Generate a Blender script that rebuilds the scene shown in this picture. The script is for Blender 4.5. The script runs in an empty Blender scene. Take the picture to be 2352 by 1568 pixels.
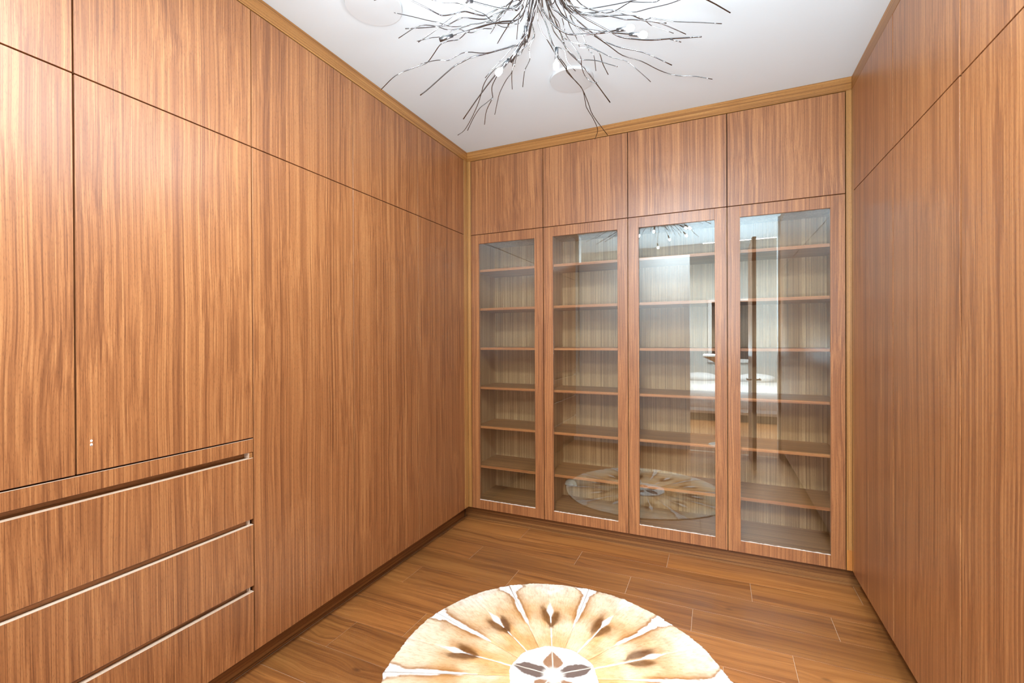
import bpy, bmesh, math, random
from mathutils import Vector, Matrix, noise
random.seed(7)
S = bpy.context.scene
COL = S.collection

# ------------------------------------------------------------------ camera, world, light, exposure
W = 2.4762          # clear width between the cabinet fronts
H = 2.90            # ceiling height
cam_d = bpy.data.cameras.new('camera'); cam = bpy.data.objects.new('camera', cam_d); COL.objects.link(cam)
cam_d.sensor_width = 36.0; cam_d.lens = 1044.7623 / 2352 * 36.0; cam_d.clip_start = 0.02
yaw, pitch, roll = 0.4230, -0.00354, -0.0045
fwd = Vector((-math.sin(yaw)*math.cos(pitch), math.cos(yaw)*math.cos(pitch), math.sin(pitch)))
rt = Vector((math.cos(yaw), math.sin(yaw), 0)); up = rt.cross(fwd)
r2 = rt*math.cos(roll) + up*math.sin(roll); u2 = -rt*math.sin(roll) + up*math.cos(roll)
m = Matrix((r2, u2, -fwd)).transposed().to_4x4(); m.translation = Vector((1.7827, -3.1137, 1.4301))
cam.matrix_world = m
S.camera = cam

world = bpy.data.worlds.new('world'); S.world = world; world.use_nodes = True
world.node_tree.nodes['Background'].inputs[0].default_value = (0.03, 0.04, 0.06, 1)
world.node_tree.nodes['Background'].inputs[1].default_value = 1.0
BULB_STRENGTH = 600.0
BULB_COLOR = (0.86, 0.97, 1.06, 1)
BEDROOM_FILL_WATTS = 550.0
FLUSH_FILL_WATTS = 68.0
UPLIGHT_FILL_WATTS = 210.0
S.view_settings.view_transform = 'Standard'; S.view_settings.look = 'None'
S.view_settings.gamma = 1.0; S.view_settings.use_curve_mapping = False
S.view_settings.exposure = 0.12
S.cycles.use_denoising = True
S.cycles.sample_clamp_indirect = 6.0
S.cycles.max_bounces = 10; S.cycles.diffuse_bounces = 6; S.cycles.transparent_max_bounces = 16

def area(name, loc, rot, sx, sy, watts, color=(1, 1, 1)):
    d = bpy.data.lights.new(name, 'AREA'); d.shape = 'RECTANGLE'; d.size = sx; d.size_y = sy
    d.energy = watts; d.color = color
    o = bpy.data.objects.new(name, d); o.location = loc; o.rotation_euler = rot; COL.objects.link(o)
    return o
# added fill light under the bedroom ceiling, unseen behind the camera
area('bedroom_fill_light', (2.2, -5.6, 3.24), (0, 0, 0), 1.3, 1.3, BEDROOM_FILL_WATTS, (0.93, 0.97, 1.0))
# added fill, unseen behind the camera, shining up at the ceiling
area('uplight_fill', (1.82, -3.55, 1.22), (math.pi, 0, 0), 0.40, 0.40, UPLIGHT_FILL_WATTS, (0.74, 0.94, 1.07))
# added fill under the closet ceiling, unseen above and behind the camera
area('flush_fill_glow', (1.30, -2.62, H-0.032), (0, 0, 0), 0.26, 0.26, FLUSH_FILL_WATTS, (0.84, 0.96, 1.04))

# ------------------------------------------------------------------ materials
def new_mat(name):
    mt = bpy.data.materials.new(name); mt.use_nodes = True
    return mt, mt.node_tree.nodes, mt.node_tree.links, mt.node_tree.nodes['Principled BSDF']

def math_node(N, L, op, a, b=None, clamp=False):
    n = N.new('ShaderNodeMath'); n.operation = op; n.use_clamp = clamp
    for i, v in enumerate((a, b)):
        if v is None: continue
        if isinstance(v, (int, float)): n.inputs[i].default_value = v
        else: L.new(v, n.inputs[i])
    return n.outputs[0]

def vmath(N, L, op, a, b):
    n = N.new('ShaderNodeVectorMath'); n.operation = op
    for i, v in enumerate((a, b)):
        if isinstance(v, (tuple, list)): n.inputs[i].default_value = v
        elif v is not None: L.new(v, n.inputs[i])
    return n.outputs[0]

def noise_node(N, L, vec, scale=1.0, detail=2.0, rough=0.5, out=0):
    n = N.new('ShaderNodeTexNoise'); n.inputs['Scale'].default_value = scale
    n.inputs['Detail'].default_value = detail; n.inputs['Roughness'].default_value = rough
    L.new(vec, n.inputs['Vector'])
    return n.outputs[out]

def mixc(N, L, fac, a, b, kind='MIX'):
    n = N.new('ShaderNodeMix'); n.data_type = 'RGBA'; n.blend_type = kind
    if isinstance(fac, (int, float)): n.inputs[0].default_value = fac
    else: L.new(fac, n.inputs[0])
    for i, v in ((6, a), (7, b)):
        if isinstance(v, (tuple, list)): n.inputs[i].default_value = (*v[:3], 1)
        else: L.new(v, n.inputs[i])
    return n.outputs[2]

def ramp(N, L, fac, stops):
    n = N.new('ShaderNodeValToRGB'); cr = n.color_ramp
    while len(cr.elements) < len(stops): cr.elements.new(0.5)
    for e, (p, c) in zip(cr.elements, stops):
        e.position = p; e.color = (*c, 1)
    L.new(fac, n.inputs[0])
    return n.outputs[0]

def axis_scale(ax, perp, along):
    v = [perp]*3; v['XYZ'.index(ax)] = along
    return tuple(v)

def veneer(name, cols, ax='Z', wave=0.022, rough=0.42, coat=0.60, coat_rough=0.36, fine=1.0, rnd=0.0, pores=0.4, spec=0.5):
    """straight grained wood veneer: cols = dark, mid, light, gold"""
    mt, N, L, B = new_mat(name)
    geo = N.new('ShaderNodeNewGeometry'); pos = geo.outputs['Position']
    if rnd:
        oi = N.new('ShaderNodeObjectInfo')
        cmb = N.new('ShaderNodeCombineXYZ')
        for i in range(3): L.new(math_node(N, L, 'MULTIPLY', oi.outputs['Random'], rnd*(1+i*0.37)), cmb.inputs[i])
        pos = vmath(N, L, 'ADD', pos, cmb.outputs[0])
    low = noise_node(N, L, vmath(N, L, 'MULTIPLY', pos, axis_scale(ax, 2.6, 0.95)), 1.0, 2.0, 0.5, 1)
    dis = vmath(N, L, 'MULTIPLY', vmath(N, L, 'SUBTRACT', low, (0.5, 0.5, 0.5)), axis_scale(ax, wave*2, 0.0))
    p = vmath(N, L, 'ADD', pos, dis)
    a = noise_node(N, L, vmath(N, L, 'MULTIPLY', p, axis_scale(ax, 66*fine, 0.16)), 1.0, 3.0, 0.62)
    b = noise_node(N, L, vmath(N, L, 'MULTIPLY', p, axis_scale(ax, 215*fine, 0.42)), 1.0, 2.0, 0.6)
    c = noise_node(N, L, vmath(N, L, 'MULTIPLY', p, axis_scale(ax, 11*fine, 0.12)), 1.0, 2.0, 0.5)
    v = math_node(N, L, 'ADD', math_node(N, L, 'MULTIPLY', a, 0.43), math_node(N, L, 'MULTIPLY', b, 0.40))
    v = math_node(N, L, 'ADD', v, math_node(N, L, 'MULTIPLY', c, 0.17))
    col = ramp(N, L, v, [(0.39, cols[0]), (0.475, cols[1]), (0.53, cols[2]), (0.60, cols[3])])
    pr = noise_node(N, L, vmath(N, L, 'MULTIPLY', p, axis_scale(ax, 650, 75)), 1.0, 1.0, 0.5)
    pf = math_node(N, L, 'MULTIPLY', math_node(N, L, 'SUBTRACT', pr, 0.56, True), 6.0, True)
    col = mixc(N, L, math_node(N, L, 'MULTIPLY', pf, pores), col, tuple(x*0.55 for x in cols[0]))
    if rnd:
        hsv = N.new('ShaderNodeHueSaturation'); L.new(col, hsv.inputs['Color'])
        L.new(math_node(N, L, 'ADD', math_node(N, L, 'MULTIPLY', oi.outputs['Random'], 0.14), 0.93), hsv.inputs['Value'])
        col = hsv.outputs[0]
    L.new(col, B.inputs['Base Color'])
    L.new(math_node(N, L, 'ADD', math_node(N, L, 'MULTIPLY', b, 0.10), rough-0.05), B.inputs['Roughness'])
    B.inputs['Coat Weight'].default_value = coat; B.inputs['Coat Roughness'].default_value = coat_rough
    B.inputs['Specular IOR Level'].default_value = spec
    bp = N.new('ShaderNodeBump'); bp.inputs['Strength'].default_value = 0.06; bp.inputs['Distance'].default_value = 0.0006
    L.new(b, bp.inputs['Height']); L.new(bp.outputs[0], B.inputs['Normal'])
    return mt

SC = (0.74, 0.635, 0.50)
def sc(L_, f=1.0): return [tuple(c*s*f for c, s in zip(q, SC)) for q in L_]
WAL = sc([(0.235, 0.094, 0.037), (0.365, 0.158, 0.065), (0.475, 0.219, 0.092), (0.61, 0.32, 0.145)])
GOLD = [(0.20, 0.080, 0.017), (0.31, 0.130, 0.030), (0.39, 0.175, 0.044), (0.47, 0.235, 0.070)]
BASE = sc([(0.15, 0.066, 0.022), (0.25, 0.115, 0.038), (0.34, 0.165, 0.058), (0.43, 0.23, 0.09)])
INNER = [(0.23, 0.125, 0.050), (0.35, 0.200, 0.085), (0.45, 0.27, 0.122), (0.55, 0.36, 0.18)]
M_DOOR = veneer('walnut_veneer', WAL, fine=1.55)
M_RAIL = veneer('walnut_rail_veneer', WAL, fine=1.4, wave=0.01)
M_CROWN = {a: veneer('teak_trim_'+a.lower(), GOLD, a, wave=0.01, coat=0.15) for a in 'XYZ'}
M_BASE = {a: veneer('teak_base_'+a.lower(), BASE, a, wave=0.01, coat=0.1) for a in 'XY'}
M_FILL = veneer('teak_filler_strip', sc([(0.33, 0.165, 0.05), (0.48, 0.26, 0.085), (0.58, 0.33, 0.12), (0.66, 0.42, 0.18)]), 'Z', wave=0.006)
M_INNER = veneer('cabinet_interior_veneer', INNER, 'Z', coat=0.05, rough=0.5, fine=1.4, wave=0.01)
M_SHELF = veneer('shelf_veneer', sc([(0.24, 0.12, 0.05), (0.37, 0.19, 0.08), (0.46, 0.25, 0.11), (0.55, 0.32, 0.15)]), 'X', coat=0.1, rough=0.45)
M_SHELF_EDGE = veneer('shelf_edge_veneer', sc([(0.33, 0.13, 0.045), (0.50, 0.21, 0.08), (0.60, 0.28, 0.11), (0.68, 0.36, 0.16)]), 'X', wave=0.01, coat=0.1)
M_EDGE = veneer('pale_lit_edge_banding', [(0.55, 0.38, 0.26), (0.68, 0.50, 0.36), (0.75, 0.60, 0.46), (0.8, 0.68, 0.56)], 'Y', coat=0.1)  # paleness painted in for light catching the drawers' top edges
M_CHAN = veneer('drawer_channel_wood', [(0.16, 0.066, 0.018), (0.25, 0.105, 0.030), (0.33, 0.145, 0.045), (0.42, 0.19, 0.07)], 'Y', coat=0.05)
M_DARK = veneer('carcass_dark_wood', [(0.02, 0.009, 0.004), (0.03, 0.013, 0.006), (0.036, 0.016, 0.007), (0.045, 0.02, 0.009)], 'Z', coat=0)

def plain(name, col, rough=0.5, metal=0.0, bump=0.0, bscale=60.0, var=0.04):
    mt, N, L, B = new_mat(name)
    geo = N.new('ShaderNodeNewGeometry')
    n = noise_node(N, L, geo.outputs['Position'], 2.2, 3.0, 0.6)
    c = mixc(N, L, n, tuple(x*(1-var) for x in col), tuple(min(1, x*(1+var)) for x in col))
    L.new(c, B.inputs['Base Color']); B.inputs['Roughness'].default_value = rough; B.inputs['Metallic'].default_value = metal
    if bump:
        nb = noise_node(N, L, geo.outputs['Position'], bscale, 2.0, 0.6)
        bp = N.new('ShaderNodeBump'); bp.inputs['Strength'].default_value = bump; bp.inputs['Distance'].default_value = 0.002
        L.new(nb, bp.inputs['Height']); L.new(bp.outputs[0], B.inputs['Normal'])
    return mt
M_CEIL = plain('ceiling_paint', (0.70, 0.765, 0.80), 0.75, bump=0.15, bscale=25, var=0.015)
M_WHITE = plain('white_paint', (0.88, 0.89, 0.88), 0.35)
M_BEDWALL = plain('bedroom_wall_paint', (0.70, 0.73, 0.70), 0.7)
M_COVER = plain('cover_paint', (0.62, 0.65, 0.665), 0.6)
M_CHROME = plain('polished_nickel', (0.17, 0.17, 0.175), 0.10, 1.0)
M_STEEL = plain('brushed_steel', (0.72, 0.76, 0.75), 0.28, 1.0)
M_PULL = plain('bright_lit_pull', (0.86, 0.95, 0.93), 0.4, 0.0)  # brightened non-metal colour stands for light reflected off the pull
M_DARKMETAL = plain('dark_socket_metal', (0.16, 0.16, 0.165), 0.3, 1.0)
M_LINEN = plain('white_linen', (0.85, 0.86, 0.86), 0.85, bump=0.3, bscale=9)
M_SEAL = plain('white_sealant', (0.72, 0.62, 0.54), 0.6, bump=0.4, bscale=90, var=0.25)

def glass_mat():
    mt = bpy.data.materials.new('clear_glass'); mt.use_nodes = True
    N, L = mt.node_tree.nodes, mt.node_tree.links
    N.remove(N['Principled BSDF']); out = N['Material Output']
    geo = N.new('ShaderNodeNewGeometry')
    d = N.new('ShaderNodeVectorMath'); d.operation = 'DOT_PRODUCT'
    L.new(geo.outputs['Normal'], d.inputs[0]); L.new(geo.outputs['Incoming'], d.inputs[1])
    c = math_node(N, L, 'SUBTRACT', 1.0, math_node(N, L, 'ABSOLUTE', d.outputs['Value']), True)
    f = math_node(N, L, 'ADD', math_node(N, L, 'MULTIPLY', math_node(N, L, 'POWER', c, 5.0), 0.90), 0.066)
    t = N.new('ShaderNodeBsdfTransparent'); t.inputs[0].default_value = (0.955, 0.97, 0.965, 1)
    g = N.new('ShaderNodeBsdfGlossy'); g.inputs['Roughness'].default_value = 0.0; g.inputs[0].default_value = (0.95, 1, 1, 1)
    mx = N.new('ShaderNodeMixShader'); L.new(f, mx.inputs[0]); L.new(t.outputs[0], mx.inputs[1]); L.new(g.outputs[0], mx.inputs[2])
    L.new(mx.outputs[0], out.inputs[0])
    return mt
M_GLASS = glass_mat()

def emit_mat(name, col, s):
    mt, N, L, B = new_mat(name)
    B.inputs['Base Color'].default_value = (0.9, 0.9, 0.88, 1)
    B.inputs['Emission Color'].default_value = col; B.inputs['Emission Strength'].default_value = s
    return mt
M_BULB = emit_mat('bulb_glow', BULB_COLOR, BULB_STRENGTH)

def plank_mat():
    mt, N, L, B = new_mat('walnut_floor_plank')
    geo = N.new('ShaderNodeNewGeometry'); oi = N.new('ShaderNodeObjectInfo'); R = oi.outputs['Random']
    cmb = N.new('ShaderNodeCombineXYZ')
    L.new(math_node(N, L, 'MULTIPLY', R, 31.0), cmb.inputs[0]); L.new(math_node(N, L, 'MULTIPLY', R, 17.3), cmb.inputs[1])
    pos = vmath(N, L, 'ADD', geo.outputs['Position'], cmb.outputs[0])
    # knots: sparse voronoi cells bend the grain round them
    vo = N.new('ShaderNodeTexVoronoi'); vo.inputs['Scale'].default_value = 1.0
    L.new(vmath(N, L, 'MULTIPLY', pos, (2.6, 6.0, 1.0)), vo.inputs['Vector'])
    dist = vo.outputs['Distance']
    near = math_node(N, L, 'POWER', math_node(N, L, 'SUBTRACT', 1.0, math_node(N, L, 'MULTIPLY', dist, 2.4), True), 2.0)
    low = noise_node(N, L, vmath(N, L, 'MULTIPLY', pos, (1.8, 5.5, 1)), 1.0, 2.0, 0.5)
    bend = math_node(N, L, 'ADD', math_node(N, L, 'MULTIPLY', low, 0.055), math_node(N, L, 'MULTIPLY', near, 0.035))
    cb = N.new('ShaderNodeCombineXYZ'); L.new(bend, cb.inputs[1])
    p = vmath(N, L, 'ADD', pos, cb.outputs[0])
    a = noise_node(N, L, vmath(N, L, 'MULTIPLY', p, (0.9, 48, 1)), 1.0, 4.0, 0.62)
    b = noise_node(N, L, vmath(N, L, 'MULTIPLY', p, (5, 190, 1)), 1.0, 2.0, 0.6)
    c = noise_node(N, L, vmath(N, L, 'MULTIPLY', p, (0.7, 9, 1)), 1.0, 2.0, 0.5)
    v = math_node(N, L, 'ADD', math_node(N, L, 'MULTIPLY', a, 0.42), math_node(N, L, 'MULTIPLY', b, 0.24))
    v = math_node(N, L, 'ADD', v, math_node(N, L, 'MULTIPLY', c, 0.34))
    col = ramp(N, L, v, [(0.36, (0.155, 0.053, 0.015)), (0.45, (0.25, 0.090, 0.023)), (0.53, (0.335, 0.128, 0.032)), (0.64, (0.42, 0.178, 0.048))])
    # dark heart streaks
    st = noise_node(N, L, vmath(N, L, 'MULTIPLY', p, (1.1, 17, 1)), 1.0, 5.0, 0.65)
    sf = math_node(N, L, 'MULTIPLY', math_node(N, L, 'SUBTRACT', st, 0.63, True), 11.0, True)
    col = mixc(N, L, math_node(N, L, 'MULTIPLY', sf, 0.7), col, (0.055, 0.022, 0.012))
    kf = math_node(N, L, 'MULTIPLY', math_node(N, L, 'SUBTRACT', 0.085, dist, True), 16.0, True)
    col = mixc(N, L, math_node(N, L, 'MULTIPLY', kf, 0.85), col, (0.035, 0.015, 0.01))
    hsv = N.new('ShaderNodeHueSaturation'); L.new(col, hsv.inputs['Color'])
    L.new(math_node(N, L, 'ADD', math_node(N, L, 'MULTIPLY', oi.outputs['Random'], 0.45), 0.80), hsv.inputs['Value'])
    col = hsv.outputs[0]
    # plaster dust: fine whitish specks in drifts
    dr = noise_node(N, L, vmath(N, L, 'MULTIPLY', geo.outputs['Position'], (1, 1, 1)), 2.6, 3.0, 0.6)
    sp = noise_node(N, L, vmath(N, L, 'MULTIPLY', geo.outputs['Position'], (1, 1, 1)), 260.0, 3.0, 0.75)
    df = math_node(N, L, 'MULTIPLY', math_node(N, L, 'SUBTRACT', dr, 0.47, True), 5.0, True)
    sf2 = math_node(N, L, 'MULTIPLY', math_node(N, L, 'SUBTRACT', sp, 0.60, True), 7.0, True)
    col = mixc(N, L, math_node(N, L, 'MULTIPLY', math_node(N, L, 'MULTIPLY', df, sf2), 0.55), col, (0.55, 0.5, 0.45))
    L.new(col, B.inputs['Base Color'])
    L.new(math_node(N, L, 'ADD', math_node(N, L, 'MULTIPLY', b, 0.2), 0.30), B.inputs['Roughness'])
    bp = N.new('ShaderNodeBump'); bp.inputs['Strength'].default_value = 0.15; bp.inputs['Distance'].default_value = 0.001
    L.new(a, bp.inputs['Height']); L.new(bp.outputs[0], B.inputs['Normal'])
    return mt
M_PLANK = plank_mat()
M_JOINT = plain('dusty_floor_joint', (0.66, 0.50, 0.36), 0.9, var=0.3)

def fur_mat():
    mt, N, L, B = new_mat('springbok_hide')
    va = N.new('ShaderNodeVertexColor'); va.layer_name = 'hide'
    geo = N.new('ShaderNodeNewGeometry'); pos = geo.outputs['Position']
    tc = N.new('ShaderNodeVertexColor'); tc.layer_name = 'polar'      # r, angle along the hair
    n1 = noise_node(N, L, vmath(N, L, 'MULTIPLY', tc.outputs['Color'], (26, 330, 0)), 1.0, 3.0, 0.7)
    n2 = noise_node(N, L, pos, 420.0, 2.0, 0.7)
    f = math_node(N, L, 'ADD', math_node(N, L, 'MULTIPLY', n1, 0.6), math_node(N, L, 'MULTIPLY', n2, 0.4))
    mul = ramp(N, L, f, [(0.34, (0.78, 0.66, 0.54)), (0.45, (0.93, 0.88, 0.82)), (0.54, (1.0, 1.0, 1.0))])
    L.new(mixc(N, L, 1.0, va.outputs['Color'], mul, 'MULTIPLY'), B.inputs['Base Color'])
    B.inputs['Roughness'].default_value = 0.9; B.inputs['Specular IOR Level'].default_value = 0.08
    bp = N.new('ShaderNodeBump'); bp.inputs['Strength'].default_value = 0.5; bp.inputs['Distance'].default_value = 0.002
    L.new(f, bp.inputs['Height']); L.new(bp.outputs[0], B.inputs['Normal'])
    return mt
M_FUR = fur_mat()

# ------------------------------------------------------------------ helpers
def box(bm, x0, x1, y0, y1, z0, z1, bev=0.0):
    r = bmesh.ops.create_cube(bm, size=1.0)
    vs = r['verts']
    bmesh.ops.scale(bm, vec=(abs(x1-x0), abs(y1-y0), abs(z1-z0)), verts=vs)
    bmesh.ops.translate(bm, vec=((x0+x1)/2, (y0+y1)/2, (z0+z1)/2), verts=vs)
    if bev:
        es = list({e for v in vs for e in v.link_edges})
        bmesh.ops.bevel(bm, geom=es, offset=bev, segments=1, affect='EDGES')

def obj(name, bm, mat, parent=None, smooth=False, origin=None):
    """link bm (world coordinates) as one mesh object; origin moves its pivot"""
    o = origin if origin is not None else (parent['_o'] if parent is not None and '_o' in parent else (0, 0, 0))
    o = Vector(o)
    bmesh.ops.translate(bm, vec=-o, verts=bm.verts)
    me = bpy.data.meshes.new(name); bm.to_mesh(me); bm.free()
    if smooth:
        for p in me.polygons: p.use_smooth = True
    me.materials.append(mat)
    ob = bpy.data.objects.new(name, me); COL.objects.link(ob)
    if parent is not None: ob.parent = parent
    else: ob.location = o
    return ob

def boxobj(name, mat, parent, x0, x1, y0, y1, z0, z1, bev=0.0008):
    bm = bmesh.new(); box(bm, x0, x1, y0, y1, z0, z1, bev)
    return obj(name, bm, mat, parent)

def thing(name, label, cat, loc, group=None):
    o = bpy.data.objects.new(name, None); COL.objects.link(o); o.location = loc; o.empty_display_size = 0.05
    o['label'] = label; o['category'] = cat; o['_o'] = tuple(loc)
    if group: o['group'] = group
    return o

def part_empty(name, parent):
    """a part made of sub-parts: sits at its thing's own base"""
    o = bpy.data.objects.new(name, None); COL.objects.link(o); o.parent = parent; o['_o'] = tuple(parent['_o'])
    o.empty_display_size = 0.03
    return o

def struct(o):
    o['kind'] = 'structure'; return o

def tube(bm, pts, r0, r1=None, n=7, cap=True):
    r1 = r0 if r1 is None else r1
    pts = [Vector(p) for p in pts]; rings = []; prev = None
    for i, p in enumerate(pts):
        t = (pts[min(i+1, len(pts)-1)] - pts[max(i-1, 0)]).normalized()
        if prev is None:
            a = t.orthogonal().normalized()
        else:
            a = (prev - t*prev.dot(t)).normalized()
        prev = a; b = t.cross(a); r = r0 + (r1-r0)*i/(len(pts)-1)
        rings.append([bm.verts.new(p + a*math.cos(2*math.pi*k/n)*r + b*math.sin(2*math.pi*k/n)*r) for k in range(n)])
    for i in range(len(rings)-1):
        for k in range(n):
            bm.faces.new((rings[i][k], rings[i][(k+1) % n], rings[i+1][(k+1) % n], rings[i+1][k]))
    if cap:
        bm.faces.new(list(reversed(rings[0]))); bm.faces.new(rings[-1])

def disc(bm, c, r0, r1, h, n=64):
    """solid of revolution about z at c, radius r0 at bottom, r1 at top"""
    a = [bm.verts.new((c[0]+math.cos(2*math.pi*k/n)*r0, c[1]+math.sin(2*math.pi*k/n)*r0, c[2])) for k in range(n)]
    b = [bm.verts.new((c[0]+math.cos(2*math.pi*k/n)*r1, c[1]+math.sin(2*math.pi*k/n)*r1, c[2]+h)) for k in range(n)]
    for k in range(n): bm.faces.new((a[k], a[(k+1) % n], b[(k+1) % n], b[k]))
    bm.faces.new(list(reversed(a))); bm.faces.new(b)

# ------------------------------------------------------------------ room shell
ZC, ZS, ZD = 2.8247, 2.2467, 0.1214          # crown bottom, door split, door bottom
GAP = 0.0045
DEP = 0.60                                    # cabinet depth left and right
YN = -3.14                                    # near end of the cabinet runs
TOE = 0.0776
fl = bpy.data.objects.new('floor', None); COL.objects.link(fl); struct(fl); fl['_o'] = (0, 0, 0)
bm = bmesh.new(); box(bm, -0.62, W+0.62, YN-0.05, 0.62, -0.06, -0.0016)
obj('subfloor', bm, M_JOINT, fl)
offs = [0.486, 0.951, 0.302, 0.658, 0.081, 0.80, 0.393, 0.110, 0.62, 0.24, 0.93, 0.47, 0.05, 0.71, 0.33, 0.88, 0.55]
for k in range(17):
    y1 = 0.0805 - 0.2022*k; y0 = max(y1 - 0.2022, YN)
    if y0 >= y1: break
    x = offs[k] - 2.010
    while x < W + TOE:
        x0, x1 = max(x, -TOE+0.001), min(x+1.005, W+TOE-0.001)
        if x1 - x0 > 0.01:
            bm = bmesh.new(); box(bm, x0+0.0008, x1-0.0008, y0+0.0008, y1-0.0008, -0.014, 0.0, 0.0006)
            obj('plank', bm, M_PLANK, fl)
        x += 1.005

struct(boxobj('ceiling', M_CEIL, None, -2.6, 5.1, -4.45, 0.62, H, H+0.08, 0))
struct(boxobj('wall_left', M_WHITE, None, -DEP-0.10, -DEP-0.003, YN-0.16, 0.62, 0, H, 0))
struct(boxobj('wall_right', M_WHITE, None, W+DEP+0.003, W+DEP+0.10, YN-0.16, 0.62, 0, H, 0))
struct(boxobj('wall_back', M_WHITE, None, -DEP, W+DEP, 0.52, 0.62, 0, H, 0))

# crown boards, flush with the doors
bm = bmesh.new(); box(bm, -0.03, 0.0, YN, 0.03, ZC+0.001, H-0.0005, 0.001)
struct(obj('trim_1', bm, M_CROWN['Y']))
bm = bmesh.new(); box(bm, 0.0002, W-0.0002, 0.0, 0.03, ZC+0.001, H-0.0005, 0.001)
struct(obj('trim_2', bm, M_CROWN['X']))
bm = bmesh.new(); box(bm, W, W+0.03, YN, 0.03, ZC+0.001, H-0.0005, 0.001)
struct(obj('trim_3', bm, M_CROWN['Y']))
# corner filler strips: an L of two boards in each back corner
B = [0.0321, 0.6335, 1.2388, 1.8426, 2.4472]
bm = bmesh.new(); box(bm, -0.02, 0.0, -0.0493, 0.0, ZD, ZC, 0.0008); box(bm, 0.0, B[0]-0.002, 0.0, 0.02, ZD, ZC, 0.0008)
struct(obj('trim_4', bm, M_FILL))
bm = bmesh.new(); box(bm, W, W+0.02, -0.0388, 0.0, ZD, ZC, 0.0008); box(bm, B[4]+0.002, W, 0.0, 0.02, ZD, ZC, 0.0008)
struct(obj('trim_5', bm, M_FILL))
bm = bmesh.new(); box(bm, B[4]+0.0022, W-0.0005, -0.0006, 0.0004, ZD, 0.236, 0.0002)
bl = obj('end_block', bm, veneer('orange_filler_block', [(0.30, 0.10, 0.015), (0.42, 0.155, 0.03), (0.5, 0.2, 0.04), (0.58, 0.26, 0.07)]), bpy.data.objects['trim_5'])
# recessed base boards with a small bead along the floor
for nm, ax, bx in (('baseboard_back', 'X', ((-TOE, W+TOE, TOE+0.003, TOE+0.02, 0, ZD-0.004), (-TOE+.004, W+TOE-.004, TOE-0.001, TOE+0.003, 0.0005, 0.014))),
                   ('baseboard_left', 'Y', ((-TOE-0.02, -TOE-0.003, YN, TOE, 0, ZD-0.004), (-TOE-0.003, -TOE+0.001, YN, TOE-0.002, 0.0005, 0.014))),
                   ('baseboard_right', 'Y', ((W+TOE+0.003, W+TOE+0.02, YN, TOE, 0, ZD-0.004), (W+TOE-0.001, W+TOE+0.003, YN, TOE-0.002, 0.0005, 0.014)))):
    bm = bmesh.new()
    for b in bx: box(bm, *b, 0.0008)
    struct(obj(nm, bm, M_BASE[ax]))

# the near end: header over the opening, white sliding panel, wood jamb (seen only as reflections)
bm = bmesh.new(); box(bm, W-0.02, W+DEP, YN-0.15, YN-0.03, 0, H-0.001); box(bm, -DEP, -0.004, YN-0.15, YN-0.03, 0, H-0.001)
struct(obj('wall_front_side', bm, M_WHITE))
struct(boxobj('door_1', M_WHITE, None, 0.0, 1.467, YN-0.06, YN-0.02, 0.002, 2.52, 0.002))

# ------------------------------------------------------------------ cabinet runs
def front(name, parent, side, a, b, z0, z1, mat=None, proud=0.0, t=0.02):
    """a door leaf in the plane of a run: side L / R / B, a..b along the run"""
    g = GAP/2; mat = mat or M_DOOR
    if side == 'L': q = (-t, proud, a+g, b-g)
    elif side == 'R': q = (W-proud, W+t, a+g, b-g)
    else: q = (a+g, b-g, -proud, t)
    return boxobj(name, mat, parent, *q, z0, z1, 0.0007)

def carcass(parent, side, a, b, z0, z1):
    if side == 'L': q = (-DEP, -0.0215, a+0.0008, b-0.0008)
    elif side == 'R': q = (W+0.0215, W+DEP, a+0.0008, b-0.0008)
    else: q = (a+0.0008, b-0.0008, 0.0215, 0.50)
    return boxobj('body', M_DARK, parent, *q, z0, z1, 0.001)

LY = [-0.0513, -0.6489, -1.2311, -1.8143, -2.3964, -2.9786]
ordL = ['nearest the back corner', 'second from the back corner', 'third from the back corner, above the drawers edge', 'above the right half of the drawers', 'above the left half of the drawers, cut by the frame']
upL = ['overhead walnut cupboard on the left wall, in the back corner',
       'overhead walnut cupboard on the left wall, second from the back corner',
       'overhead walnut cupboard on the left wall, third from the back corner',
       'overhead walnut cupboard on the left wall, above the right half of the drawer chest',
       'overhead walnut cupboard at the top left edge of the photo']
loL = ['tall flat walnut wardrobe door unit in the back left corner, narrowest seen',
       'tall flat walnut wardrobe on the left wall, second from the back corner',
       'full height walnut wardrobe standing directly beside the drawer chest']
for i in range(5):
    b, a = LY[i], LY[i+1]
    t = thing('overhead_cabinet', upL[i], 'cabinet', (0, (a+b)/2, ZS), 'overhead cupboards on the left wall')
    carcass(t, 'L', a, b, ZS+0.001, ZC-0.001)
    front('door', t, 'L', a, b, ZS+GAP/2, ZC-GAP)
    if i < 3:
        t = thing('wardrobe', loL[i], 'wardrobe', (0, (a+b)/2, ZD), 'full height wardrobes on the left wall')
        carcass(t, 'L', a, b, ZD+0.001, ZS-0.001)
        front('door', t, 'L', a, b, ZD, ZS-GAP/2)
ZR = 1.0205
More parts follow.
